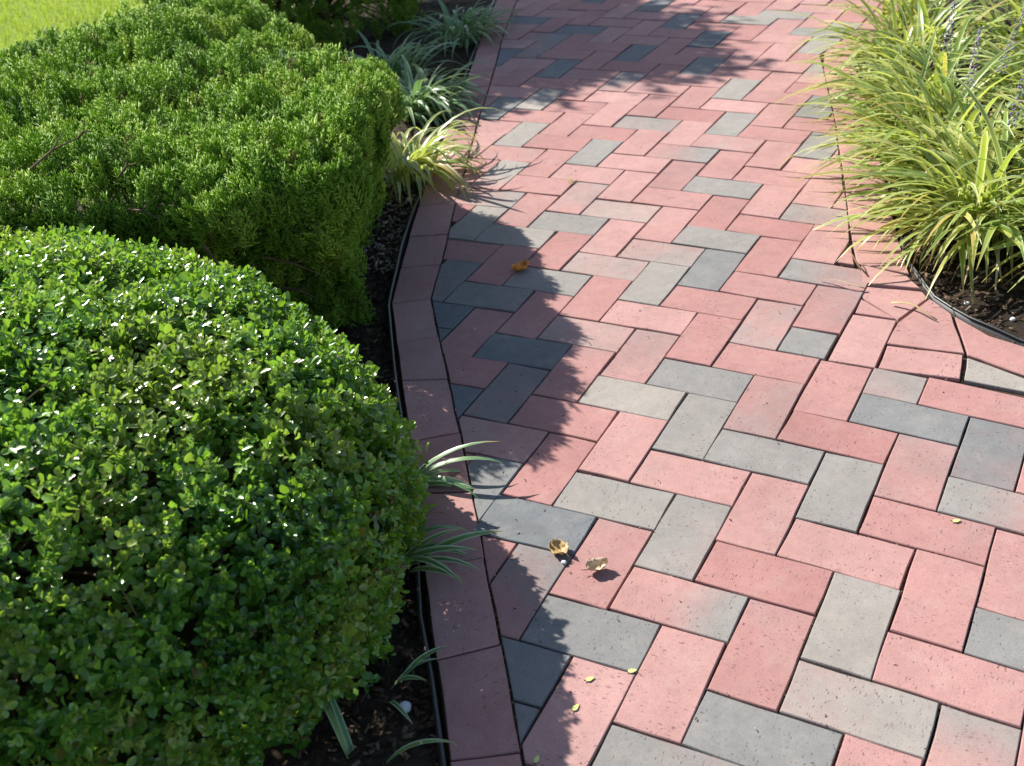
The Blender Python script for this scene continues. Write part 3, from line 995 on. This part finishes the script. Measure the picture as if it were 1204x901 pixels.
def juniper_hedge(name, label, xr, yfront, yback, H, corner, n, seed, size=(.045, .082), bend=None):
    """a sheared spreading juniper: near-flat top, rounded shoulders; yfront/yback are functions of x"""
    x0, x1 = xr
    cx, cy = (x0 + x1) / 2, (yfront((x0 + x1) / 2) + yback((x0 + x1) / 2)) / 2
    off = np.array([cx, cy, -0.03])
    t = tag(empty(name, tuple(off)), label, 'shrub')
    ex = 5.0
    X = rng.uniform(x0, x1, n * 3); T = rng.uniform(-1, 1, n * 3); Z = rng.uniform(-.02, 1.25, n * 3)
    # sample by rays from the axis of the mound to its rounded-box surface
    th = rng.uniform(0, 2 * PI, n); 
    ph = np.arcsin(rng.uniform(-0.02, 1, n))
    # box-area weighting: choose top / sides
    face = rng.random(n)
    u = rng.uniform(-1, 1, n); v = rng.uniform(-1, 1, n); z = rng.uniform(0, 1, n)
    top = face < .52
    fr = (face >= .52) & (face < .80)
    si = face >= .80
    q = np.zeros((n, 3))
    q[top] = np.stack([u[top], v[top], np.ones(top.sum())], 1)
    q[fr] = np.stack([u[fr], np.where(rng.random(fr.sum()) < .8, -1, 1), z[fr]], 1)
    q[si] = np.stack([np.where(rng.random(si.sum()) < .75, 1, -1), v[si], z[si]], 1)
    # round the edges of the sheared block
    hx, hz = (x1 - x0) / 2, .5
    hy = (yback(cx + q[:, 0] * hx) - yfront(cx + q[:, 0] * hx)) / 2
    he = np.stack([np.full(n, hx), hy, np.full(n, hz)], 1)
    rr = .11
    pb = q * he
    inn = np.clip(pb, -(he - rr), he - rr)
    dd = pb - inn
    Nw = dd / (np.linalg.norm(dd, axis=1, keepdims=True) + 1e-9)
    pb = inn + Nw * rr
    q = pb / he
    xw = cx + pb[:, 0]
    yf, yb = yfront(xw), yback(xw)
    yw = (yf + yb) / 2 + pb[:, 1]
    # sides flare in a little toward the ground
    tuck = corner(q)
    zw = H(xw, yw) * q[:, 2]
    P = np.stack([xw, yw, zw], 1)
    P[:, :2] -= Nw[:, :2] * tuck[:, None]
    P += Nw * (fbm(P, 4.0, 2, seed) * .05 + fbm(P, 12.0, 2, seed + 3) * .045)[:, None]
    if bend:
        P[:, 0] -= bend(P, cx)
    ok = P[:, 2] > .01
    P, Nw = P[ok], Nw[ok]
    n = len(P)
    depth = np.abs(rng.normal(0, .015, n)) + (rng.random(n) < .4) * rng.uniform(0, .08, n)
    D = Nw * .55 + np.array([.05, -.05, .75]) + rng.normal(0, .30, (n, 3))
    D /= np.linalg.norm(D, axis=1, keepdims=True)
    S = rng.uniform(*size, n)
    base = P - Nw * depth[:, None] - D * S[:, None] * .8
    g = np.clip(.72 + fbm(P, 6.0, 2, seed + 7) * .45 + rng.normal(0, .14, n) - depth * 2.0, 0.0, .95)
    g[rng.random(n) < .012] = 1.0
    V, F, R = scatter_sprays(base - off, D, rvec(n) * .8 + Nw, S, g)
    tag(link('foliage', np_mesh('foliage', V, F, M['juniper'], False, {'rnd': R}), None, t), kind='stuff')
    tips = (P - Nw * .08)[rng.choice(n, 420, replace=False)] - off
    link('stems', branches_mesh('stems', (0, 0, 0), tips, 40, .010, M['bark'], .35), None, t)
    return t, off

def jf(x):   # front edge of the juniper
    return np.interp(x, [-2.4, -1.5, -1.0, -0.7, -0.45, -0.3], [1.86, 1.88, 1.91, 1.93, 1.98, 2.06])
def jb(x):
    return np.interp(x, [-2.4, -1.6, -1.2, -0.9, -0.6, -0.3], [2.80, 3.0, 3.35, 3.58, 3.32, 2.86])
def jh(x, y):
    return 0.475 + .03 * np.sin(x * 5 + 1) + .015 * np.sin(y * 6) - (.03 * np.clip((y - 2.4) / .2, 0, 1) + .09 * np.clip((y - 2.85) / .4, 0, 1)) * np.clip((x + 1.2) / .7, 0, 1)
jun, joff = juniper_hedge('juniper_shrub', 'broad sheared juniper with flat sunlit top behind the boxwood', (-2.35, -0.362), jf, jb, jh,
              lambda q: .24 * np.clip(.9 - q[:, 2], 0, 1), 22000, 2.0,
              bend=lambda P, c: .12 * np.clip((P[:, 1] - 2.85) / .3, 0, 1) * np.clip((P[:, 0] + 1.0) / .5, 0, 1))
# a few bare dead twigs showing through the face
for (a, b) in (((-.86, 2.02, .46), (-.80, 1.98, .50)), ((-.86, 2.0, .40), (-.78, 1.96, .39)), ((-.62, 2.02, .26), (-.50, 2.02, .20)), ((-.60, 2.03, .18), (-.52, 2.0, .16)),
               ((-1.02, 2.0, .50), (-.93, 2.06, .535)), ((-.95, 2.10, .52), (-.89, 2.04, .55)), ((-.70, 1.93, .34), (-.66, 1.90, .26)), ((-.74, 1.92, .30), (-.69, 1.89, .33))):
    V, F = [], []
    a, b = np.array(a) - joff, np.array(b) - joff
    m = (a + b) / 2 + (0, 0, .008)
    skin_twig(V, F, a, m, .003, .0024); skin_twig(V, F, m, b, .0024, .001); skin_twig(V, F, m, m + (b - a) * .3 + (0, 0, .02), .0015, .0008)
    link('dead_twig', np_mesh('dead_twig', V, F, M['twig'], True), None, jun)

juniper_hedge('evergreen_shrub', 'dark evergreen shrub in tree shade at the top of the path', (-1.6, -0.5),
              lambda x: np.interp(x, [-1.6, -.9, -.5], [4.35, 4.42, 4.6]), lambda x: x * 0 + 5.3, lambda x, y: .55 + .03 * np.sin(x * 7),
              lambda q: .08 * np.clip(.5 - q[:, 2], 0, 1), 4500, 6.0, (.06, .1))

# ------------------------------------------------------------------ lilyturf clumps
def blade_mesh(L, wd, a0, curl, seed, mat, twist=.3):
    r = random.Random(seed)
    nseg = 9
    x, z, a = 0.0, 0.0, a0
    V, F, AC, AL = [], [], [], []
    side = 0.0
    dr = r.uniform(-.02, .02)
    for i in range(nseg + 1):
        t = i / nseg
        ww = wd * (0.55 + 0.45 * min(1, t * 4)) * (1 - max(0, (t - .45) / .55) ** 2.0) * .5 + .0003
        tw = twist * t
        for k, s in enumerate((-1, 0, 1)):
            yy = s * ww * math.cos(tw)
            zz = (abs(s) * ww * .35) + s * ww * math.sin(tw)
            # lift normal to the blade
            V.append((x - math.cos(a) * zz, side + yy, z + math.sin(a) * zz))
            AC.append(abs(s) * 1.0)
            AL.append(t)
        ds = L / nseg
        x += math.sin(a) * ds
        z += math.cos(a) * ds
        side += dr * ds * 10 * t
        a += curl * ds / L * (1.25 * t + .45) * 1.3
    for i in range(nseg):
        for k in range(2):
            q = i * 3 + k
            F.append((q, q + 1, q + 4, q + 3))
    me = np_mesh('blade', V, F, mat, True, None, {'across': AC, 'along': AL})
    return me, max(0, -min(v[2] for v in V))

def blade_set(mat, n, Lr, wr, a0r, cr, seed):
    r = random.Random(seed)
    out = []
    for k in range(n):
        out.append(blade_mesh(r.uniform(*Lr), r.uniform(*wr), r.uniform(*a0r), r.uniform(*cr), seed * 100 + k, mat, r.uniform(-.5, .5)))
    return out

SETS = {
    'sun': blade_set(M['blade_sun'], 26, (.30, .44), (.011, .016), (.15, .75), (1.0, 1.75), 1),
    'sunlow': blade_set(M['blade_sun'], 20, (.30, .42), (.010, .015), (.65, 1.05), (.8, 1.25), 2),
    'mid': blade_set(M['blade_sun'], 20, (.22, .34), (.010, .014), (.2, .8), (1.2, 2.0), 3),
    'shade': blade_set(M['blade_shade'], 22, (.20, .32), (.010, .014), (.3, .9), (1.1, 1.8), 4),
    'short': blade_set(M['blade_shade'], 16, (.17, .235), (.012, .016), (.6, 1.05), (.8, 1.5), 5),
    'sprout': blade_set(M['blade_shade'], 8, (.08, .13), (.007, .010), (.2, .7), (.5, 1.2), 6),
    'dry': [blade_mesh(random.uniform(.2, .34), .006, random.uniform(.8, 1.2), random.uniform(1.0, 1.6), 900 + k, M['straw'], .6) for k in range(10)],
}

def clump(name, label, loc, specs, rbase=.06, group='lilyturf clumps beside the path', sink=.02):
    """specs: (set, count, azimuth centre, azimuth spread)"""
    t = tag(empty(name, (loc[0], loc[1], -0.025)), label, 'plant', group)
    for st, cnt, az, sp in specs:
        for k in range(cnt):
            me, low = random.choice(SETS[st])
            a = az + random.uniform(-sp, sp) if sp < PI else random.uniform(0, 2 * PI)
            rr = rbase * math.sqrt(random.random())
            b = random.uniform(0, 2 * PI)
            s = random.uniform(.78, 1.12)
            o = link('blade', me, None, t)
            lift = max(0.0, low * s - .018)
            o.location = (rr * math.cos(b) + .02 * math.cos(a), rr * math.sin(b) + .02 * math.sin(a), min(lift, .06))
            o.rotation_euler = (random.gauss(0, .10), random.gauss(0, .10), a)
            o.scale = (s, s, s)
    return t

def flower_spike(t, x, y, h, lean):
    V, F = [], []
    r = random.Random(int(x * 1e5) ^ int(y * 1e5))
    top = np.array([x + lean[0], y + lean[1], h])
    bot = np.array([x * .4, y * .4, 0.0])
    skin_twig(V, F, bot, bot + (top - bot) * .62, .0016, .0014, 4)
    link('stalk', np_mesh('stalk', V, F, M['blade_shade'], True), None, t)
    P, n = [], 46
    for k in range(n):
        q = .6 + .4 * k / n
        rr = .008 * (1.15 - (k / n) ** 2)
        an = k * 2.4
        P.append(bot + (top - bot) * q + np.array([rr * math.cos(an), rr * math.sin(an), 0]))
    P = np.array(P)
    ov = np.array([(1, 0, 0), (-1, 0, 0), (0, 1, 0), (0, -1, 0), (0, 0, 1), (0, 0, -1)], float)
    of = np.array([(0, 2, 4), (2, 1, 4), (1, 3, 4), (3, 0, 4), (2, 0, 5), (1, 2, 5), (3, 1, 5), (0, 3, 5)])
    V, F = scatter(ov, of, P, rvec(n), rvec(n), rng.uniform(.0022, .0038, n))
    link('flower_spike', np_mesh('flower_spike', V, F, M['purple'], True), None, t)

AL = PI          # azimuth pointing left, over the path
CL = [
    ('yellow-green lilyturf clump nearest the viewer, drooping over the right border', (1.0, 2.38), [('sun', 90, 0, PI), ('sunlow', 85, AL, 1.2), ('sunlow', 60, -PI * .62, .7), ('dry', 26, AL + .5, 1.0)]),
    ('yellow-green lilyturf clump second along the right border', (1.03, 2.72), [('sun', 90, 0, PI), ('sunlow', 85, AL, 1.1), ('dry', 8, AL, 1.0)]),
    ('yellow-green lilyturf clump at the middle of the right bed edge', (1.08, 3.08), [('sun', 80, 0, PI), ('sunlow', 70, AL, 1.1), ('dry', 6, AL, 1.0)]),
    ('yellow-green lilyturf clump where the right border turns outward', (1.17, 3.46), [('sun', 80, 0, PI), ('sunlow', 50, AL, 1.0)]),
    ('lilyturf clump with purple spikes behind the front right clump', (1.28, 2.52), [('sun', 110, 0, PI), ('sunlow', 30, -PI * .6, .9)]),
    ('lilyturf clump with purple spikes deeper in the right bed', (1.38, 2.95), [('sun', 100, 0, PI)]),
    ('lilyturf clump at the far corner of the right bed', (1.50, 3.42), [('sun', 80, 0, PI)]),
    ('lilyturf clump beside the far end of the right border', (1.27, 3.95), [('sun', 70, 0, PI)]),
    ('lilyturf clump behind the others in the top corner of the bed', (1.72, 3.95), [('sun', 70, 0, PI)]),
    ('lilyturf clump against the right edge of the picture at mid height', (1.68, 2.85), [('sun', 80, 0, PI)]),
    ('lilyturf clump at the lower right edge of the picture', (1.24, 2.16), [('sun', 70, 0, PI), ('sunlow', 45, AL + .5, .8), ('dry', 12, AL + .5, 1.0)]),
]
right = []
for lab, loc, spec in CL:
    right.append(clump('lilyturf_clump', lab, loc, spec, .085))
for k, spots in ((0, [(.10, .06), (.06, .12)]), (1, [(.04, .03), (.12, .08)]), (2, [(.05, .0)]), (4, [(-.03, .05), (.05, -.04), (-.09, 0), (.1, .05)]), (5, [(0, .02), (-.08, -.05), (.07, .05)]), (9, [(-.02, .04), (.04, 0)])):
    for (x, y) in spots:
        flower_spike(right[k], x, y, random.uniform(.30, .40), (random.uniform(-.05, .05), random.uniform(-.05, .05)))

clump('lilyturf_clump', 'small sunlit variegated lilyturf clump at the corner of the juniper', (-0.44, 3.02), [('mid', 58, 0, PI), ('mid', 42, -.5, 1.0), ('dry', 6, -.3, .8)], .05)
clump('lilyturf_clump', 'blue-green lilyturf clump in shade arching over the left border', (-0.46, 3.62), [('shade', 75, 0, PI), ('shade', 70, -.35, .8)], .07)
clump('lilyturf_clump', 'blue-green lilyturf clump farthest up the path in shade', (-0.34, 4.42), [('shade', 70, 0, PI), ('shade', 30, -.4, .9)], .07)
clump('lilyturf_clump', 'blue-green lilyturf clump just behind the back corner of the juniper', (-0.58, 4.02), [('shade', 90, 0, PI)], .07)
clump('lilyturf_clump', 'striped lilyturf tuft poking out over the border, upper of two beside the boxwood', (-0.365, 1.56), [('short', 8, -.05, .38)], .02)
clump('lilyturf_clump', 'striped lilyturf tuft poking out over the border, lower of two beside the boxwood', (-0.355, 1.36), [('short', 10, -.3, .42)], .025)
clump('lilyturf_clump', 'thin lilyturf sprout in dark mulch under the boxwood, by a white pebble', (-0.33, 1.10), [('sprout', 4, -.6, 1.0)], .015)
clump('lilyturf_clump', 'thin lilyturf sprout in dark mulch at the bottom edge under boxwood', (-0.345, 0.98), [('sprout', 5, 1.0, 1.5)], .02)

# ------------------------------------------------------------------ the tree whose shade falls across the top of the path
def tree(loc):
    t = tag(empty('ornamental_tree', (loc[0], loc[1], -0.03)), 'small leafy tree shading the far end of the path', 'tree')
    V, F = [], []
    skin_twig(V, F, (0, 0, 0), (.02, .0, .55), .045, .036, 8)
    skin_twig(V, F, (.02, 0, .55), (.0, .03, 1.1), .036, .028, 8)
    link('trunk', np_mesh('trunk', V, F, M['bark'], True), None, t)
    lobes = []
    for (sx, sy, h, r) in ((.36, 3.93, 1.6, .30), (0, 4.05, 1.5, .42), (-.3, 3.85, 1.25, .33), (.1, 4.6, 1.75, .42), (.30, 4.25, 1.95, .30), (-.35, 4.5, 1.4, .40), (-.7, 4.1, 1.15, .33), (-.1, 5.1, 1.9, .40)):
        k = h / math.tan(SUN_EL)
        lobes.append(((sx + k * math.sin(SUN_AZ) - loc[0], sy + k * math.cos(SUN_AZ) - loc[1], h), r))
    V, F, pts = [], [], []
    for (c, r) in lobes:
        c = np.array(c)
        skin_twig(V, F, (.0, .03, 1.0), c * (.6, .6, .9), .016, .009)
        for k in range(int(58 * (r / .36) ** 2)):
            d = rvec(1)[0]
            e = c + d * r * rng.uniform(.55, 1.0)
            skin_twig(V, F, c + d * r * .1, e, .005, .002, 4)
            for q in range(30):
                pts.append(e + rng.normal(0, .055, 3) - d * r * .35 * rng.random())
    link('limbs', np_mesh('limbs', V, F, M['bark'], True), None, t)
    P = np.array(pts)
    n = len(P)
    V, F = scatter(LEAF_V, LEAF_F, P, rvec(n) + (0, 0, -.3), rvec(n) + (0, 0, .8), np.stack([rng.uniform(.026, .040, n), rng.uniform(.05, .075, n), np.full(n, .04)], 1))
    tag(link('crown', np_mesh('crown', V, F, M['treeleaf'], True, {'rnd': np.repeat(rng.random(n), len(LEAF_F))}), None, t), kind='stuff')
tree((-1.20, 5.35))

# ------------------------------------------------------------------ fallen leaves, pebbles, weeds
def curled_leaf(name, label, loc, L, wd, cup, rot, mat, seed, lobes=3, tilt=(0, 0), cat='leaf'):
    r = random.Random(seed)
    nx, ny = 9, 7
    V, F = [], []
    for i in range(nx):
        t = i / (nx - 1)
        half = wd * .5 * (math.sin(PI * min(1, t * .92 + .06)) ** .7) * (1 + .16 * math.sin(t * PI * 2 * lobes))
        for j in range(ny):
            s = j / (ny - 1) * 2 - 1
            x = (t - .5) * L
            y = s * half
            z = cup * (s * s) * wd * .55 + cup * .5 * L * (t - .5) ** 2 * 2 + (r.uniform(-.001, .001) + .0015 * math.sin(t * 19 + s * 5)) * min(1, (L / .035) ** 2)
            V.append((x, y * (1 - .25 * abs(cup) * s * s), z))
    for i in range(nx - 1):
        for j in range(ny - 1):
            q = i * ny + j
            F.append((q, q + 1, q + ny + 1, q + ny))
    zmin = min(v[2] for v in V)
    V = [(a, b, c - zmin) for a, b, c in V]
    s = len(V)
    o = tag(empty(name, (loc[0], loc[1], 0.0012)), label, cat)
    o.rotation_euler = (tilt[0], tilt[1], rot)
    me = np_mesh('leaf_blade', V, F, mat, True)
    b = link('leaf_blade', me, None, o)
    sd = b.modifiers.new('thick', 'SOLIDIFY')
    sd.thickness = .0004
    V, F = [], []
    e = np.array([-L * .5, 0, V[0][2] if V else cup * .25 * L])
    e[2] = cup * .25 * L
    skin_twig(V, F, e, e + (-L * .25, L * .05, .002), .0009, .0006, 4)
    link('stalk', np_mesh('stalk', V, F, M['twig'], True), None, o)
    return o

def leaf_mat(name, a, b, c, rough=.6):
    m, nt, N, L, B = mat_new(name)
    tc = N.new('ShaderNodeTexCoord')
    r = ramp(N, [(.3, a), (.5, b), (.7, c)])
    L.new(noise_tex(N, L, tc.outputs['Object'], 90, 4, .6), r.inputs[0])
    L.new(r.outputs[0], B.inputs['Base Color'])
    B.inputs['Roughness'].default_value = rough
    return m
M['orange'] = leaf_mat('orange_leaf', (.30, .07, .012), (.75, .24, .02), (.85, .36, .04), .5)
M['brown'] = leaf_mat('brown_leaf', (.16, .08, .03), (.42, .26, .09), (.55, .38, .16))
M['tan'] = leaf_mat('tan_leaf', (.30, .20, .11), (.50, .38, .24), (.62, .50, .34))
M['lime'] = leaf_mat('lime_leaflet', (.38, .48, .10), (.52, .58, .18), (.60, .62, .26))
curled_leaf('fallen_leaf', 'small bright orange curled leaf on bricks at the shadow edge', (-0.110, 2.352), .044, .038, .55, .5, M['orange'], 1, 2)
curled_leaf('fallen_leaf', 'brown curled dry leaf lying in the shade of the boxwood', (-0.055, 1.345), .036, .036, .45, 2.3, M['brown'], 2, 3)
curled_leaf('fallen_leaf', 'pale tan crinkled dry leaf on sunlit red brick', (0.005, 1.296), .036, .032, .55, .3, M['tan'], 3, 4)
lf = [((-0.02, 1.072), .4, 'pale green leaflet on red brick near the bottom, upper of two'), ((-0.043, 1.023), .9, 'pale yellow leaflet on red brick near the bottom, lower of two'),
      ((0.041, 1.081), .2, 'tiny lime leaflet lying in the joint beside a grey brick'), ((-0.099, 0.942), 1.2, 'lime leaflet at the inner joint of the left border'),
      ((0.582, 1.34), .1, 'tiny yellow-green star leaflet alone on a pink brick at the right')]
for k, (p, a, lab) in enumerate(lf):
    o = curled_leaf('fallen_leaflet', lab, p, .013, .0075, .04, a, M['lime'], 20 + k, 1)
    o['group'] = 'small leaflets dropped on the bricks'

def pebble(label, loc, r, mat, seed):
    bm = bmesh.new()
    bmesh.ops.create_icosphere(bm, subdivisions=3, radius=1)
    rr = random.Random(seed)
    sx, sy, sz = r * rr.uniform(.95, 1.25), r * rr.uniform(.8, 1.0), r * rr.uniform(.6, .75)
    for v in bm.verts:
        k = 1 + .22 * noise.noise(v.co * 1.3 + Vector((seed * 3.1, 0, 0)))
        v.co = Vector((v.co.x * sx * k, v.co.y * sy * k, v.co.z * sz * k))
    for f in bm.faces:
        f.smooth = True
    me = bpy.data.meshes.new('pebble')
    bm.to_mesh(me)
    bm.free()
    o = link('pebble', me, mat, None, (loc[0], loc[1], loc[2]))
    o.rotation_euler = (0, 0, rr.uniform(0, 6))
    return tag(o, label, 'stone', 'pale pebbles in the mulch')
pebble('smooth white pebble in dark mulch beneath the boxwood', (-0.288, 1.058, -0.012), .0095, M['pebble'], 1)
pebble('small pale pebble in the mulch right at the edging of the right bed', (0.835, 2.03, -0.014), .005, M['pebble'], 2)
pebble('white pebble in the dark mulch under drooping right lilyturf', (0.90, 1.95, -0.014), .006, M['pebble'], 3)
pebble('pale pebble at the foot of the sunlit small lilyturf clump', (-0.425, 2.87, -0.010), .010, M['pebble'], 4)
pebble('tiny bluish white chip beside the brown curled leaf', (-0.048, 1.316, 0.003), .004, M['pebble'], 5)

def weed(label, loc, n, h, spread):
    t = tag(empty('weed_tuft', (loc[0], loc[1], -0.01)), label, 'weed', 'weeds growing in the brick joints')
    tv = np.array([(-.5, 0, 0), (.5, 0, 0), (.35, .5, .05), (-.35, .5, .05), (0, 1, .2)], float)
    tf = np.array([(0, 1, 2), (0, 2, 3), (3, 2, 4)])
    for k in range(n):
        D = np.array([[random.gauss(0, spread), random.gauss(0, spread), 1]])
        V, F = scatter(tv, tf, np.array([[random.gauss(0, .004), random.gauss(0, .004), 0]]), D, rvec(1), np.array([[.003, h * random.uniform(.6, 1.2), h]]))
        link('blade', np_mesh('blade', V, F, M['grass'], False, {'rnd': np.full(3, random.random())}), None, t)
weed('small green grass tuft sprouting from a joint in the upper path', (0.035, 2.852), 9, .035, .7)
weed('speck of green moss at the corner of a grey brick, right side', (0.516, 1.513), 10, .014, .8)
weed('yellow-green weed in the left border joint below the sunlit clump', (-0.252, 3.27), 8, .03, .8)

# dead blades lying on the right border
for k, (p, a, Ln, lab) in enumerate([((0.640, 2.10), 2.6, .10, 'short pale dead blade lying where the right border narrows'), ((0.675, 2.03), -.85, .11, 'straw coloured dead blade lying across the right border joint'),
                                 ((0.66, 2.16), 1.9, .09, 'brown dead blade fragment standing in the right border joint')]):
    V, F = [], []
    for i in range(7):
        t = i / 6
        wd = .0032 * (1 - .6 * t)
        x, z = t * Ln, .004 + .010 * math.sin(t * PI) + (.02 * t if k == 2 else 0)
        V += [(x, -wd + .006 * math.sin(t * 5), z), (x, wd + .006 * math.sin(t * 5), z + .0015)]
    F = [(2 * i, 2 * i + 1, 2 * i + 3, 2 * i + 2) for i in range(6)]
    o = link('dead_blade', np_mesh('dead_blade', V, F, M['straw'], True), None, None, (p[0], p[1], 0))
    o.rotation_euler = (0, 0, a)
    m = o.modifiers.new('thick', 'SOLIDIFY'); m.thickness = .0005
    tag(o, lab, 'straw', 'dead blades on the right border')
